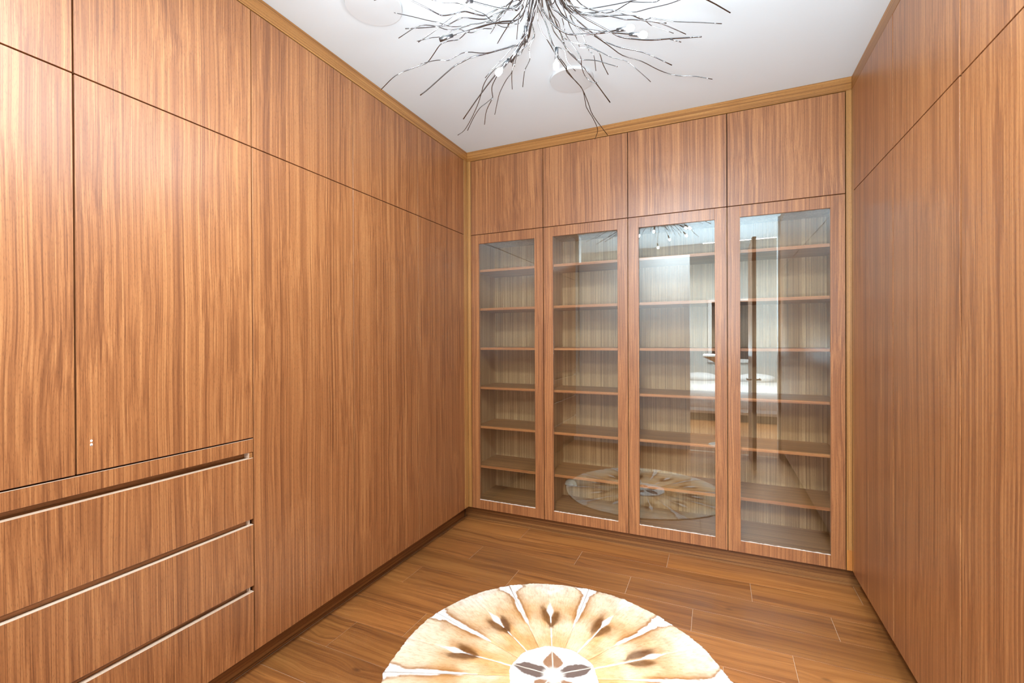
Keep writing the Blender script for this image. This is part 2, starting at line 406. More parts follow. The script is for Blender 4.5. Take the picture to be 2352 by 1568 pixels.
for i, lb in ((3, 'walnut cupboard above the drawers with two small white filler dots near its bottom'),
              (4, 'walnut cupboard above the drawers, cut off by the left edge of the photo')):
    b, a = LY[i], LY[i+1]
    t = thing('wall_cupboard', lb, 'cabinet', (0, (a+b)/2, ZR), 'cupboards above the drawers')
    carcass(t, 'L', a, b, ZR+0.001, ZS-0.001)
    front('door', t, 'L', a, b, ZR+0.0042, ZS-GAP/2)
    if i == 3:
        for z, r in ((1.121, 0.0032), (1.109, 0.0036), (1.106, 0.0015)):
            bm = bmesh.new()
            vs = [bm.verts.new((0.0006, -2.359+math.cos(k*math.pi/5)*r, z+math.sin(k*math.pi/5)*r*1.2)) for k in range(10)]
            bm.faces.new(vs); r_ = bmesh.ops.extrude_face_region(bm, geom=list(bm.faces))
            bmesh.ops.translate(bm, vec=(-0.0012, 0, 0), verts=[v for v in r_['geom'] if isinstance(v, bmesh.types.BMVert)])
            obj('filler_dot', bm, M_WHITE, t)

# chest of wide drawers below
a, b = LY[5], -1.8165
t = thing('drawer_chest', 'walnut drawer chest with three wide handleless drawers and shadow-gap grips', 'drawers', (0, (a+b)/2, ZD))
boxobj('body', M_CHAN, t, -DEP, -0.034, a, b-0.001, ZD+0.001, ZR-0.002)
boxobj('top_rail', M_DOOR, t, -0.033, 0.0, a, b, 0.9640, ZR-0.0025, 0.0006)
boxobj('lit_top_edge', M_EDGE, t, -0.0025, 0.0006, a, b, ZR-0.0022, ZR-0.0010, 0.0002)  # pale strip stands for the lit top of the rail
boxobj('end_block', M_CHAN, t, -0.033, -0.003, b-0.0155, b-0.0005, 0.938, 0.9635, 0.0004)
zz = [(0.682, 0.938), (0.400, 0.657), (ZD, 0.3755)]
for z0, z1 in zz:
    d = boxobj('drawer', M_DOOR, t, -0.020, 0.0, a+GAP/2, b, z0, z1, 0.0007)
    d['_o'] = t['_o']
    boxobj('lit_edge_band', M_EDGE, d, -0.0195, 0.0004, a+GAP/2, b-0.0003, z1-0.0003, z1+0.0012, 0.0003).parent = d  # pale band stands for light along the drawer's top edge
    if z0 > 0.2:
        boxobj('grip_lip', M_CHAN, d, -0.0325, -0.022, a+GAP/2, b-0.018, z0-0.0245, z0+0.010, 0.001).parent = d
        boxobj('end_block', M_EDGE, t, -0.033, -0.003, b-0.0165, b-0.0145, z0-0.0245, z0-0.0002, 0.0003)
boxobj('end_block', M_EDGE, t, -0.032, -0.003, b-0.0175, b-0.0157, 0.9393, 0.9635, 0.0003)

# right hand run
RY = [-0.0408, -0.6562, -1.2462, -1.8360, -2.4260, YN]
upR = ['overhead walnut cupboard on the right wall, in the back corner',
       'overhead walnut cupboard on the right wall, between the corner one and the nearest',
       'overhead walnut cupboard at the top right edge of the photo']
loR = ['tall glossy walnut wardrobe on the right wall, in the back corner beside the glass doors',
       'tall glossy walnut wardrobe on the right wall, middle of three seen',
       'tall glossy walnut wardrobe at the right edge of the photo, nearest']
for i in range(5):
    b, a = RY[i], RY[i+1]
    k = min(i, 2)
    ex = '' if i < 3 else (', just behind the right frame edge' if i == 3 else ', beside the open door')
    pr = (0.0022, 0.0012, 0, 0, 0)[i]
    t = thing('overhead_cabinet', upR[k] if i < 3 else 'overhead walnut cupboard on the right wall'+ex, 'cabinet', (W, (a+b)/2, ZS), 'overhead cupboards on the right wall')
    carcass(t, 'R', a, b, ZS+0.001, ZC-0.001)
    front('door', t, 'R', a, b, ZS+GAP/2, ZC-GAP, proud=pr)
    t = thing('wardrobe', loR[k] if i < 3 else 'tall walnut wardrobe on the right wall'+ex, 'wardrobe', (W, (a+b)/2, ZD), 'full height wardrobes on the right wall')
    carcass(t, 'R', a, b, ZD+0.001, ZS-0.001)
    front('door', t, 'R', a, b + (-0.004 if i == 2 else 0), ZD, ZS-GAP/2, proud=pr)

# back run: four glazed display cabinets under four overhead cupboards
OPEN = [(0.1015, 0.564), (0.7055, 1.1685), (1.3095, 1.7725), (1.914, 2.375)]
ZB, ZT = 0.1905, 2.175
pos_word = ['leftmost, in the left back corner', 'second from the left, half-round metal pull inside', 'third from the left', 'rightmost, beside the right wall']
lab_disp = ['glass-fronted walnut bookcase in the left back corner, narrowest looking',
            'glass-fronted walnut bookcase with a small half-round metal pull in its lowest bay',
            'glass-fronted walnut bookcase third from the left, reflecting the chandelier',
            'glass-fronted walnut bookcase against the right wall, widest looking']
lab_up = ['overhead walnut cupboard above the leftmost glass door', 'overhead walnut cupboard above the second glass door from the left',
          'overhead walnut cupboard above the third glass door from the left', 'overhead walnut cupboard above the rightmost glass door']
SH = [0.432, 0.7405, 1.0465, 1.3535, 1.6590, 1.9600]
YB = 0.375
for i in range(4):
    x0, x1 = B[i], B[i+1]
    t = thing('overhead_cabinet', lab_up[i], 'cabinet', ((x0+x1)/2, 0, ZS), 'overhead cupboards on the back wall')
    carcass(t, 'B', x0, x1, ZS+0.001, ZC-0.001)
    front('door', t, 'B', x0, x1, ZS+GAP/2, ZC-GAP)
    t = thing('display_cabinet', lab_disp[i], 'bookcase', ((x0+x1)/2, 0, ZD), 'glass-fronted bookcases on the back wall')
    s0, s1 = x0+0.0006, x1-0.0006
    boxobj('side_panel', M_INNER, t, s0, x0+0.0215, 0.0225, YB+0.012, ZD+0.002, ZS-0.001)
    boxobj('side_panel', M_INNER, t, x1-0.0195, s1, 0.0225, YB+0.012, ZD+0.002, ZS-0.001)
    i0, i1 = x0+0.0217, x1-0.0197
    boxobj('back_panel', M_INNER, t, i0, i1, YB, YB+0.012, ZD+0.002, ZS-0.001)
    boxobj('bottom_panel', M_SHELF, t, i0, i1, 0.0225, YB-0.0003, ZB-0.028, ZB-0.002)
    boxobj('top_panel', M_INNER, t, i0, i1, 0.0225, YB-0.0003, ZT+0.035, ZS-0.001)
    for z in SH:
        s = boxobj('shelf', M_SHELF, t, i0+0.0005, i1-0.0005, 0.0345, YB-0.0006, z, z+0.0185)
        s['_o'] = t['_o']
        boxobj('front_edge', M_SHELF_EDGE, s, i0+0.0005, i1-0.0005, 0.0335, 0.0344, z, z+0.0185, 0.0003).parent = s
    d = part_empty('door', t)
    g = GAP/2; o0, o1 = OPEN[i]
    boxobj('stile', M_DOOR, d, x0+g, o0, 0.0, 0.02, ZD, ZS-g)
    boxobj('stile', M_DOOR, d, o1, x1-g, 0.0, 0.02, ZD, ZS-g)
    boxobj('rail', M_RAIL, d, o0+0.0001, o1-0.0001, 0.0001, 0.0199, ZT, ZS-g)
    boxobj('rail', M_RAIL, d, o0+0.0001, o1-0.0001, 0.0001, 0.0199, ZD, ZB)
    boxobj('glass_pane', M_GLASS, d, o0+0.0004, o1-0.0004, 0.0085, 0.0125, ZB+0.0004, ZT-0.0004, 0)
    # ragged line of pale sealant along the foot of the glass
    bm = bmesh.new(); n = 46; rr = random.Random(i)
    rows = []
    for k in range(n+1):
        x = o0+0.0006 + (o1-o0-0.0012)*k/n; h = 0.0010+0.0022*rr.random()**1.5
        if rr.random() < 0.12: h = 0.0004
        rows.append([bm.verts.new((x, 0.0015, ZB+0.0002)), bm.verts.new((x, 0.0015, ZB+0.0002+h)), bm.verts.new((x, 0.0083, ZB+0.0004+h*1.3)), bm.verts.new((x, 0.0083, ZB+0.0002))])
    for k in range(n):
        for j in range(4): bm.faces.new((rows[k][j], rows[k][(j+1) % 4], rows[k+1][(j+1) % 4], rows[k+1][j]))
    bm.faces.new(rows[0]); bm.faces.new(list(reversed(rows[-1])))
    bmesh.ops.recalc_face_normals(bm, faces=bm.faces)
    obj('sealant_line', bm, M_SEAL, d)
    if i == 1:
        # cut hatch in the back panel with a half-round metal pull above it
        boxobj('access_hatch', M_INNER, t, 0.672, 0.777, YB-0.0035, YB-0.0003, ZB, 0.271, 0.0008)
        c = Vector((0.7215, YB-0.004, 0.2735)); R1 = 0.050
        bm = bmesh.new(); n = 28
        prof = [(R1, 0.0), (R1, 0.004), (R1*0.86, 0.0065), (R1*0.62, 0.0065), (R1*0.52, 0.003), (R1*0.34, 0.003), (R1*0.26, 0.009), (0.0, 0.010)]
        rg = []
        for k in range(n+1):
            an = math.pi*k/n
            rg.append([bm.verts.new((c.x+math.cos(an)*r, c.y-h, c.z+math.sin(an)*r)) for r, h in prof])
        for k in range(n):
            for j in range(len(prof)-1): bm.faces.new((rg[k][j], rg[k+1][j], rg[k+1][j+1], rg[k][j+1]))
        bmesh.ops.remove_doubles(bm, verts=bm.verts, dist=1e-5)
        bmesh.ops.recalc_face_normals(bm, faces=bm.faces)
        pl = obj('half_round_pull', bm, M_PULL, t, True)
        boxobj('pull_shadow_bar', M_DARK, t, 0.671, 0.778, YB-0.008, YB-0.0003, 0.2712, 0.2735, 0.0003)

# ------------------------------------------------------------------ ceiling covers
for c, lb in (((1.04, -0.628), 'round white speaker cover on the ceiling near the back cabinets'),
              ((0.418, -1.54), 'round white speaker cover on the ceiling near the left wall, cut by the frame')):
    t = thing('ceiling_cover', lb, 'ceiling cover', (c[0], c[1], H), 'round covers on the ceiling')
    bm = bmesh.new(); disc(bm, (c[0], c[1], H-0.013), 0.120, 0.1215, 0.0125, 72)
    bmesh.ops.recalc_face_normals(bm, faces=bm.faces)
    obj('grille', bm, M_COVER, t)
    bm = bmesh.new(); n = 72
    a_ = [[bm.verts.new((c[0]+math.cos(2*math.pi*k/n)*r, c[1]+math.sin(2*math.pi*k/n)*r, z)) for k in range(n)] for r, z in ((0.1222, H-0.0004), (0.1222, H-0.002), (0.1235, H-0.0015), (0.124, H-0.0004))]
    for q in range(3):
        for k in range(n): bm.faces.new((a_[q][k], a_[q][(k+1) % n], a_[q+1][(k+1) % n], a_[q+1][k]))
    bmesh.ops.recalc_face_normals(bm, faces=bm.faces)
    obj('rim', bm, M_COVER, t)

# ------------------------------------------------------------------ chandelier
HUB = Vector((1.22, -1.60, 2.775))
ch = thing('branch_chandelier', 'polished nickel chandelier of tangled twig-like branches with lit capsule bulbs', 'chandelier', (HUB.x, HUB.y, H))
bm = bmesh.new(); disc(bm, (HUB.x, HUB.y, H-0.022), 0.062, 0.066, 0.0215, 48); disc(bm, (HUB.x, HUB.y, H-0.030), 0.02, 0.03, 0.0078, 32)
bmesh.ops.recalc_face_normals(bm, faces=bm.faces)
obj('canopy', bm, M_CHROME, ch)
bm = bmesh.new(); tube(bm, [(HUB.x, HUB.y, H-0.031), (HUB.x, HUB.y, HUB.z+0.02)], 0.008, n=12)
obj('stem', bm, M_CHROME, ch, True)
bm = bmesh.new(); bmesh.ops.create_uvsphere(bm, u_segments=24, v_segments=14, radius=0.03)
bmesh.ops.scale(bm, vec=(1, 1, 0.8), verts=bm.verts); bmesh.ops.translate(bm, vec=HUB, verts=bm.verts)
obj('hub', bm, M_CHROME, ch, True)

def catmull(pts, step=3):
    P = [Vector(p) for p in pts]
    if len(P) < 3: return P
    Q = [P[0]*2-P[1]] + P + [P[-1]*2-P[-2]]; out = []
    for i in range(1, len(Q)-2):
        for s in range(step):
            t = s/step; a, b, c, d = Q[i-1], Q[i], Q[i+1], Q[i+2]
            out.append(0.5*((2*b) + (c-a)*t + (2*a-5*b+4*c-d)*t*t + (3*b-a-3*c+d)*t*t*t))
    out.append(P[-1]); return out

def bulb_at(tip, d, r=0.0105):
    """socket tube ending at tip, capsule bulb beyond it along d"""
    bm = bmesh.new(); tube(bm, [tip-d*0.045, tip-d*0.003], 0.0062, 0.0072, 12)
    obj('bulb_socket', bm, M_DARKMETAL, ch, True)
    bm = bmesh.new(); n = 10; c0 = tip + d*0.001; rings = []
    a = d.orthogonal().normalized(); b = d.cross(a)
    for s, q in ((0, 0.35), (0.004, 0.8), (0.008, 1), (0.022, 1), (0.027, 0.8), (0.030, 0.35)):
        rings.append([bm.verts.new(c0 + d*s + (a*math.cos(2*math.pi*k/n)+b*math.sin(2*math.pi*k/n))*r*q) for k in range(n)])
    for i in range(len(rings)-1):
        for k in range(n): bm.faces.new((rings[i][k], rings[i][(k+1) % n], rings[i+1][(k+1) % n], rings[i+1][k]))
    bm.faces.new(list(reversed(rings[0]))); bm.faces.new(rings[-1])
    bmesh.ops.recalc_face_normals(bm, faces=bm.faces)
    obj('bulb', bm, M_BULB, ch, True)

def branch(pts, r, mode):
    P = catmull(pts)
    bm = bmesh.new(); tube(bm, list(reversed(P)), r, r*0.72, 7)
    obj('branch', bm, M_CHROME, ch, True)
    d = (P[0]-P[1]).normalized()
    if mode == 1:
        bm = bmesh.new(); tube(bm, [P[0]-d*0.05, P[0]+d*0.004], 0.0062, 0.0076, 12)
        obj('bulb_socket', bm, M_DARKMETAL, ch, True)
    if mode == 2: bulb_at(P[0]+d*0.002, d)

BRANCHES = [
    (0.0022, 0, [(0.518,-1.612,2.47),(0.584,-1.621,2.497),(0.619,-1.613,2.513),(0.656,-1.595,2.53),(0.691,-1.575,2.547),(0.713,-1.565,2.557),(0.749,-1.576,2.572),(0.785,-1.59,2.588),(0.804,-1.591,2.596),(0.827,-1.577,2.607),(0.85,-1.556,2.617),(0.872,-1.554,2.626),(0.894,-1.555,2.636),(0.939,-1.534,2.654),(0.987,-1.509,2.672),(1.083,-1.46,2.699),(1.24,-1.6,2.775)]),
    (0.0020, 0, [(0.739,-1.646,2.5),(0.764,-1.623,2.516),(0.788,-1.596,2.531),(0.809,-1.562,2.543),(0.832,-1.551,2.556),(0.874,-1.529,2.578),(0.927,-1.464,2.597),(0.988,-1.428,2.618),(1.033,-1.41,2.632),(1.094,-1.409,2.655),(1.205,-1.586,2.775)]),
    (0.0032, 0, [(0.637,-1.507,2.47),(0.682,-1.504,2.492),(0.794,-1.504,2.549),(0.832,-1.494,2.567),(0.868,-1.482,2.584),(0.919,-1.45,2.604),(0.966,-1.426,2.62),(1.022,-1.403,2.637),(1.092,-1.397,2.659),(1.222,-1.62,2.775)]),
    (0.0030, 1, [(0.839,-1.658,2.56),(0.86,-1.642,2.573),(0.909,-1.603,2.603),(0.973,-1.56,2.637),(1.03,-1.517,2.662),(1.1,-1.485,2.687),(1.232,-1.584,2.775)]),
    (0.0018, 0, [(0.734,-1.662,2.58),(0.778,-1.631,2.6),(0.804,-1.606,2.612),(0.849,-1.592,2.631),(0.872,-1.576,2.641),(0.884,-1.546,2.645),(0.904,-1.522,2.652),(0.945,-1.506,2.666),(0.997,-1.489,2.683),(1.2,-1.603,2.775)]),
    (0.0020, 0, [(0.681,-1.706,2.58),(0.742,-1.699,2.603),(0.759,-1.693,2.61),(0.783,-1.674,2.621),(0.809,-1.632,2.633),(0.828,-1.591,2.641),(0.855,-1.567,2.651),(0.89,-1.55,2.664),(0.943,-1.519,2.681),(1.002,-1.498,2.698),(1.033,-1.506,2.709),(1.105,-1.497,2.728),(1.237,-1.611,2.775)]),
    (0.0026, 0, [(0.701,-1.691,2.62),(0.758,-1.638,2.641),(0.793,-1.608,2.654),(0.825,-1.587,2.664),(0.874,-1.579,2.679),(0.895,-1.565,2.685),(0.948,-1.512,2.698),(0.985,-1.505,2.708),(1.041,-1.496,2.722),(1.104,-1.495,2.737),(1.215,-1.581,2.775)]),
    (0.0018, 0, [(0.681,-1.732,2.66),(0.717,-1.676,2.672),(0.753,-1.618,2.683),(0.779,-1.581,2.69),(0.799,-1.545,2.694),(0.817,-1.525,2.698),(0.842,-1.509,2.703),(0.873,-1.496,2.709),(0.926,-1.47,2.718),(1.001,-1.455,2.73),(1.211,-1.618,2.775)]),
    (0.0028, 0, [(0.789,-1.849,2.62),(0.798,-1.789,2.633),(0.815,-1.72,2.647),(0.831,-1.659,2.657),(0.842,-1.639,2.662),(0.87,-1.619,2.672),(0.907,-1.599,2.684),(0.925,-1.574,2.689),(0.952,-1.534,2.697),(0.972,-1.527,2.702),(1.024,-1.52,2.717),(1.07,-1.517,2.729),(1.239,-1.593,2.775)]),
    (0.0016, 0, [(0.845,-1.795,2.62),(0.868,-1.752,2.636),(0.883,-1.715,2.646),(0.918,-1.671,2.664),(0.935,-1.634,2.673),(0.951,-1.592,2.679),(0.969,-1.553,2.685),(0.978,-1.508,2.685),(0.989,-1.481,2.685),(1.002,-1.457,2.686),(1.017,-1.445,2.689),(1.043,-1.44,2.696),(1.082,-1.443,2.707),(1.202,-1.592,2.775)]),
    (0.0032, 2, [(1.035,-1.817,2.54),(1.041,-1.783,2.557),(1.063,-1.699,2.591),(1.088,-1.639,2.612),(1.109,-1.606,2.627),(1.135,-1.582,2.648),(1.228,-1.618,2.775)]),
    (0.0020, 0, [(0.923,-1.459,2.5),(0.962,-1.462,2.53),(1.002,-1.459,2.558),(1.044,-1.462,2.589),(1.09,-1.463,2.62),(1.226,-1.581,2.775)]),
    (0.0032, 0, [(0.77,-1.375,2.4),(0.842,-1.397,2.45),(0.883,-1.407,2.479),(0.931,-1.417,2.513),(0.986,-1.426,2.551),(1.083,-1.445,2.618),(1.203,-1.61,2.775)]),
    (0.0020, 0, [(0.701,-1.308,2.37),(0.735,-1.306,2.387),(0.787,-1.331,2.42),(0.839,-1.366,2.457),(0.869,-1.392,2.482),(0.891,-1.413,2.501),(0.919,-1.426,2.522),(0.963,-1.43,2.551),(1.079,-1.437,2.62),(1.24,-1.604,2.775)]),
    (0.0020, 0, [(0.743,-1.291,2.39),(0.792,-1.324,2.422),(0.835,-1.342,2.45),(0.862,-1.341,2.464),(0.895,-1.34,2.482),(0.901,-1.349,2.488),(0.912,-1.377,2.503),(0.933,-1.394,2.52),(0.979,-1.411,2.553),(1.078,-1.43,2.617),(1.208,-1.584,2.775)]),
    (0.0020, 0, [(0.831,-1.291,2.4),(0.858,-1.33,2.426),(0.877,-1.346,2.443),(0.908,-1.363,2.467)]),
    (0.0019, 0, [(0.887,-1.299,2.43),(0.921,-1.34,2.464),(0.945,-1.363,2.487),(0.983,-1.383,2.518),(1.011,-1.39,2.538),(1.025,-1.411,2.557),(1.043,-1.424,2.575),(1.086,-1.431,2.603),(1.235,-1.587,2.775)]),
    (0.0018, 0, [(1.018,-1.402,2.46),(1.034,-1.44,2.502),(1.05,-1.457,2.529)]),
    (0.0034, 2, [(1.035,-1.536,2.47),(1.052,-1.531,2.491),(1.093,-1.521,2.542),(1.122,-1.517,2.578),(1.147,-1.523,2.619),(1.234,-1.614,2.775)]),
    (0.0030, 1, [(1.031,-1.443,2.55),(1.049,-1.448,2.567),(1.093,-1.459,2.604),(1.139,-1.482,2.65),(1.172,-1.519,2.699),(1.219,-1.58,2.775)]),
    (0.0019, 0, [(1.075,-1.484,2.6),(1.1,-1.523,2.646),(1.126,-1.543,2.681),(1.139,-1.554,2.698),(1.207,-1.615,2.775)]),
    (0.0026, 1, [(1.115,-1.487,2.58),(1.124,-1.51,2.615),(1.136,-1.525,2.644),(1.157,-1.547,2.685),(1.24,-1.597,2.775)]),
    (0.0022, 0, [(1.057,-1.383,2.47),(1.078,-1.414,2.512),(1.091,-1.421,2.527),(1.109,-1.43,2.548),(1.113,-1.449,2.569),(1.122,-1.457,2.584),(1.139,-1.463,2.602),(1.144,-1.472,2.614),(1.144,-1.494,2.637),(1.16,-1.512,2.667),(1.179,-1.525,2.693),(1.204,-1.589,2.775)]),
    (0.0018, 0, [(1.049,-1.449,2.52),(1.058,-1.458,2.535),(1.073,-1.469,2.557),(1.106,-1.463,2.578),(1.134,-1.464,2.6),(1.144,-1.47,2.613)]),
    (0.0019, 0, [(1.272,-1.351,2.5),(1.246,-1.376,2.53),(1.244,-1.392,2.55),(1.241,-1.403,2.562),(1.219,-1.414,2.573),(1.204,-1.422,2.58),(1.195,-1.456,2.618),(1.19,-1.478,2.642),(1.178,-1.522,2.687),(1.23,-1.583,2.775)]),
    (0.0030, 2, [(1.23,-1.463,2.49),(1.231,-1.469,2.509),(1.22,-1.481,2.537),(1.21,-1.503,2.591),(1.199,-1.521,2.628),(1.186,-1.549,2.675),(1.201,-1.606,2.775)]),
    (0.0022, 0, [(1.313,-0.952,2.4),(1.27,-1.06,2.453),(1.264,-1.119,2.481),(1.253,-1.185,2.517),(1.226,-1.234,2.545),(1.188,-1.319,2.594),(1.165,-1.389,2.634),(1.152,-1.418,2.65),(1.16,-1.478,2.689),(1.238,-1.608,2.775)]),
    (0.0020, 0, [(1.247,-0.934,2.4),(1.273,-0.987,2.419),(1.267,-1.047,2.446),(1.251,-1.104,2.474),(1.254,-1.146,2.495),(1.251,-1.193,2.521),(1.209,-1.26,2.559),(1.212,-1.28,2.571),(1.19,-1.325,2.598)]),
    (0.0030, 0, [(1.379,-1.207,2.42),(1.331,-1.274,2.484),(1.291,-1.325,2.534),(1.244,-1.371,2.579),(1.234,-1.412,2.616),(1.219,-1.456,2.657),(1.207,-1.504,2.699),(1.213,-1.619,2.775)]),
    (0.0018, 0, [(1.35,-1.294,2.47),(1.333,-1.289,2.471),(1.314,-1.295,2.481),(1.298,-1.311,2.499),(1.293,-1.334,2.521),(1.296,-1.358,2.543),(1.281,-1.381,2.568),(1.265,-1.402,2.591),(1.253,-1.422,2.612),(1.251,-1.455,2.647),(1.233,-1.481,2.673),(1.221,-1.503,2.695),(1.238,-1.591,2.775)]),
    (0.0019, 0, [(1.346,-1.318,2.5),(1.349,-1.36,2.536),(1.334,-1.371,2.551),(1.33,-1.38,2.56),(1.301,-1.38,2.569),(1.295,-1.39,2.579),(1.291,-1.406,2.596),(1.275,-1.433,2.625),(1.267,-1.463,2.656),(1.254,-1.496,2.69),(1.201,-1.595,2.775)]),
    (0.0024, 0, [(1.393,-1.306,2.48),(1.378,-1.335,2.511),(1.371,-1.365,2.539),(1.348,-1.375,2.556),(1.328,-1.38,2.567),(1.32,-1.401,2.589),(1.317,-1.412,2.6),(1.29,-1.44,2.632),(1.276,-1.478,2.671),(1.272,-1.494,2.686),(1.231,-1.617,2.775)]),
    (0.0022, 0, [(1.437,-1.344,2.48),(1.4,-1.345,2.5),(1.35,-1.349,2.524),(1.284,-1.351,2.543),(1.271,-1.36,2.553),(1.232,-1.403,2.597),(1.205,-1.457,2.647),(1.223,-1.58,2.775)]),
    (0.0018, 0, [(1.547,-1.238,2.45),(1.514,-1.264,2.479),(1.462,-1.298,2.521),(1.406,-1.303,2.547),(1.359,-1.322,2.574),(1.312,-1.344,2.599),(1.256,-1.358,2.617),(1.22,-1.391,2.64),(1.199,-1.462,2.687),(1.204,-1.612,2.775)]),
    (0.0022, 0, [(1.769,-1.06,2.5),(1.703,-1.068,2.524),(1.63,-1.066,2.546),(1.565,-1.093,2.569),(1.497,-1.144,2.597),(1.426,-1.176,2.621),(1.382,-1.226,2.642),(1.327,-1.285,2.668),(1.26,-1.346,2.694),(1.221,-1.438,2.725),(1.24,-1.602,2.775)]),
    (0.0026, 0, [(1.629,-1.266,2.48),(1.532,-1.294,2.537),(1.449,-1.3,2.574),(1.408,-1.311,2.593),(1.368,-1.33,2.614),(1.308,-1.384,2.655),(1.26,-1.444,2.695),(1.206,-1.585,2.775)]),
    (0.0034, 2, [(1.501,-1.517,2.5),(1.468,-1.499,2.516),(1.431,-1.481,2.531),(1.402,-1.469,2.542),(1.296,-1.451,2.577),(1.257,-1.458,2.594),(1.225,-1.475,2.618),(1.199,-1.503,2.652),(1.195,-1.522,2.678),(1.22,-1.62,2.775)]),
    (0.0034, 0, [(1.737,-1.397,2.48),(1.63,-1.352,2.53),(1.561,-1.33,2.557),(1.496,-1.323,2.583),(1.444,-1.326,2.604),(1.416,-1.34,2.619),(1.377,-1.362,2.64),(1.31,-1.405,2.676),(1.283,-1.448,2.701),(1.233,-1.585,2.775)]),
    (0.0030, 2, [(1.539,-1.483,2.49),(1.516,-1.473,2.504),(1.446,-1.451,2.542),(1.424,-1.447,2.555),(1.395,-1.441,2.568),(1.331,-1.438,2.598),(1.281,-1.452,2.628),(1.242,-1.477,2.661),(1.219,-1.499,2.684),(1.2,-1.602,2.775)]),
    (0.0022, 0, [(1.67,-1.388,2.485),(1.633,-1.386,2.507)]),
    (0.0022, 0, [(1.68,-1.273,2.58),(1.621,-1.305,2.606),(1.587,-1.32,2.62),(1.561,-1.326,2.629)]),
    (0.0026, 0, [(1.619,-1.367,2.58),(1.566,-1.366,2.602),(1.509,-1.367,2.625),(1.469,-1.365,2.639),(1.419,-1.377,2.658),(1.382,-1.382,2.67),(1.307,-1.393,2.691),(1.261,-1.421,2.708),(1.209,-1.617,2.775)]),
    (0.0022, 0, [(1.803,-1.248,2.6),(1.726,-1.256,2.622),(1.649,-1.262,2.643),(1.613,-1.27,2.653),(1.566,-1.285,2.665),(1.552,-1.288,2.669),(1.528,-1.28,2.673),(1.5,-1.299,2.681),(1.48,-1.311,2.687),(1.419,-1.318,2.699),(1.367,-1.32,2.708),(1.294,-1.347,2.722),(1.232,-1.412,2.738),(1.239,-1.595,2.775)]),
    (0.0017, 0, [(1.638,-1.298,2.58),(1.584,-1.318,2.604),(1.561,-1.325,2.614),(1.546,-1.341,2.622),(1.527,-1.357,2.632),(1.504,-1.367,2.642),(1.468,-1.37,2.655),(1.421,-1.388,2.673),(1.382,-1.383,2.682),(1.294,-1.396,2.704),(1.202,-1.591,2.775)]),
    (0.0020, 0, [(1.734,-1.362,2.66),(1.663,-1.331,2.675),(1.613,-1.315,2.684),(1.554,-1.307,2.694),(1.503,-1.297,2.702),(1.471,-1.303,2.708),(1.408,-1.324,2.72),(1.369,-1.326,2.725),(1.305,-1.338,2.732),(1.251,-1.388,2.743),(1.227,-1.619,2.775)]),
    (0.0018, 0, [(1.625,-1.398,2.66),(1.595,-1.375,2.666),(1.578,-1.366,2.67),(1.538,-1.368,2.68),(1.5,-1.373,2.69),(1.485,-1.371,2.693),(1.432,-1.341,2.7),(1.397,-1.334,2.705),(1.373,-1.343,2.71),(1.306,-1.393,2.728),(1.228,-1.581,2.775)]),
    (0.0030, 0, [(1.832,-1.235,2.64),(1.755,-1.311,2.66),(1.668,-1.372,2.681),(1.534,-1.408,2.71),(1.202,-1.609,2.775)]),
    (0.0022, 0, [(1.555,-1.387,2.68),(1.508,-1.379,2.69),(1.453,-1.37,2.701),(1.378,-1.364,2.714),(1.326,-1.366,2.722),(1.278,-1.386,2.731),(1.237,-1.427,2.741),(1.239,-1.606,2.775)]),
]

for r, mode, pts in BRANCHES: branch(pts, r, mode)
# the half of the spray that points back over the camera
rb = random.Random(11)
for k in range(34):
    if k < 26: an = math.radians(-165 + 125*(k+rb.random()*0.8)/26)
    else: an = math.radians(rb.uniform(-10, 190))
    rho = rb.uniform(0.35, 0.66); zt = rb.uniform(2.50, 2.70) if k < 26 else rb.uniform(2.80, 2.86)
    lit = k in (15, 18, 22)
    if lit: zt, rho = rb.uniform(2.42, 2.58), rb.uniform(0.40, 0.58)
    n = 9; pts = []
    for i in range(n):
        f = 1-i/(n-1); w = 0.035*math.sin(math.pi*min(1, f*1.1))
        q = HUB + Vector((math.cos(an), math.sin(an), 0))*rho*f + Vector((0, 0, (zt-HUB.z)*f**1.2))
        pts.append(tuple(q + Vector((rb.uniform(-w, w), rb.uniform(-w, w), rb.uniform(-w, w)*0.5))))
    branch(pts, rb.choice((0.0018, 0.0022, 0.0028)), 2 if lit else 0)

# ------------------------------------------------------------------ hide rug
RC = Vector((1.15, -1.30)); A0 = math.radians(110.9); NSEG = 10; SEG = 2*math.pi/NSEG
rug = thing('hide_rug', 'round patchwork antelope hide rug, cream and tan with white star centre, on the floor', 'rug', (RC.x, RC.y, 0))
def fbm(x, y, z=0.0, o=4):
    v = 0; a = 0.5
    for _ in range(o):
        v += a*noise.noise(Vector((x, y, z))); x *= 2.03; y *= 2.03; z += 7.1; a *= 0.5
    return v
def sst(a, b, x):
    t = max(0.0, min(1.0, (x-a)/(b-a))); return t*t*(3-2*t)
def lerp(a, b, t): return tuple(p+(q-p)*t for p, q in zip(a, b))
WHT, CRM, TAN, ORG, BRN, PUR = (0.90, 0.89, 0.87), (0.87, 0.73, 0.53), (0.76, 0.45, 0.195), (0.42, 0.175, 0.045), (0.13, 0.045, 0.009), (0.075, 0.033, 0.024)
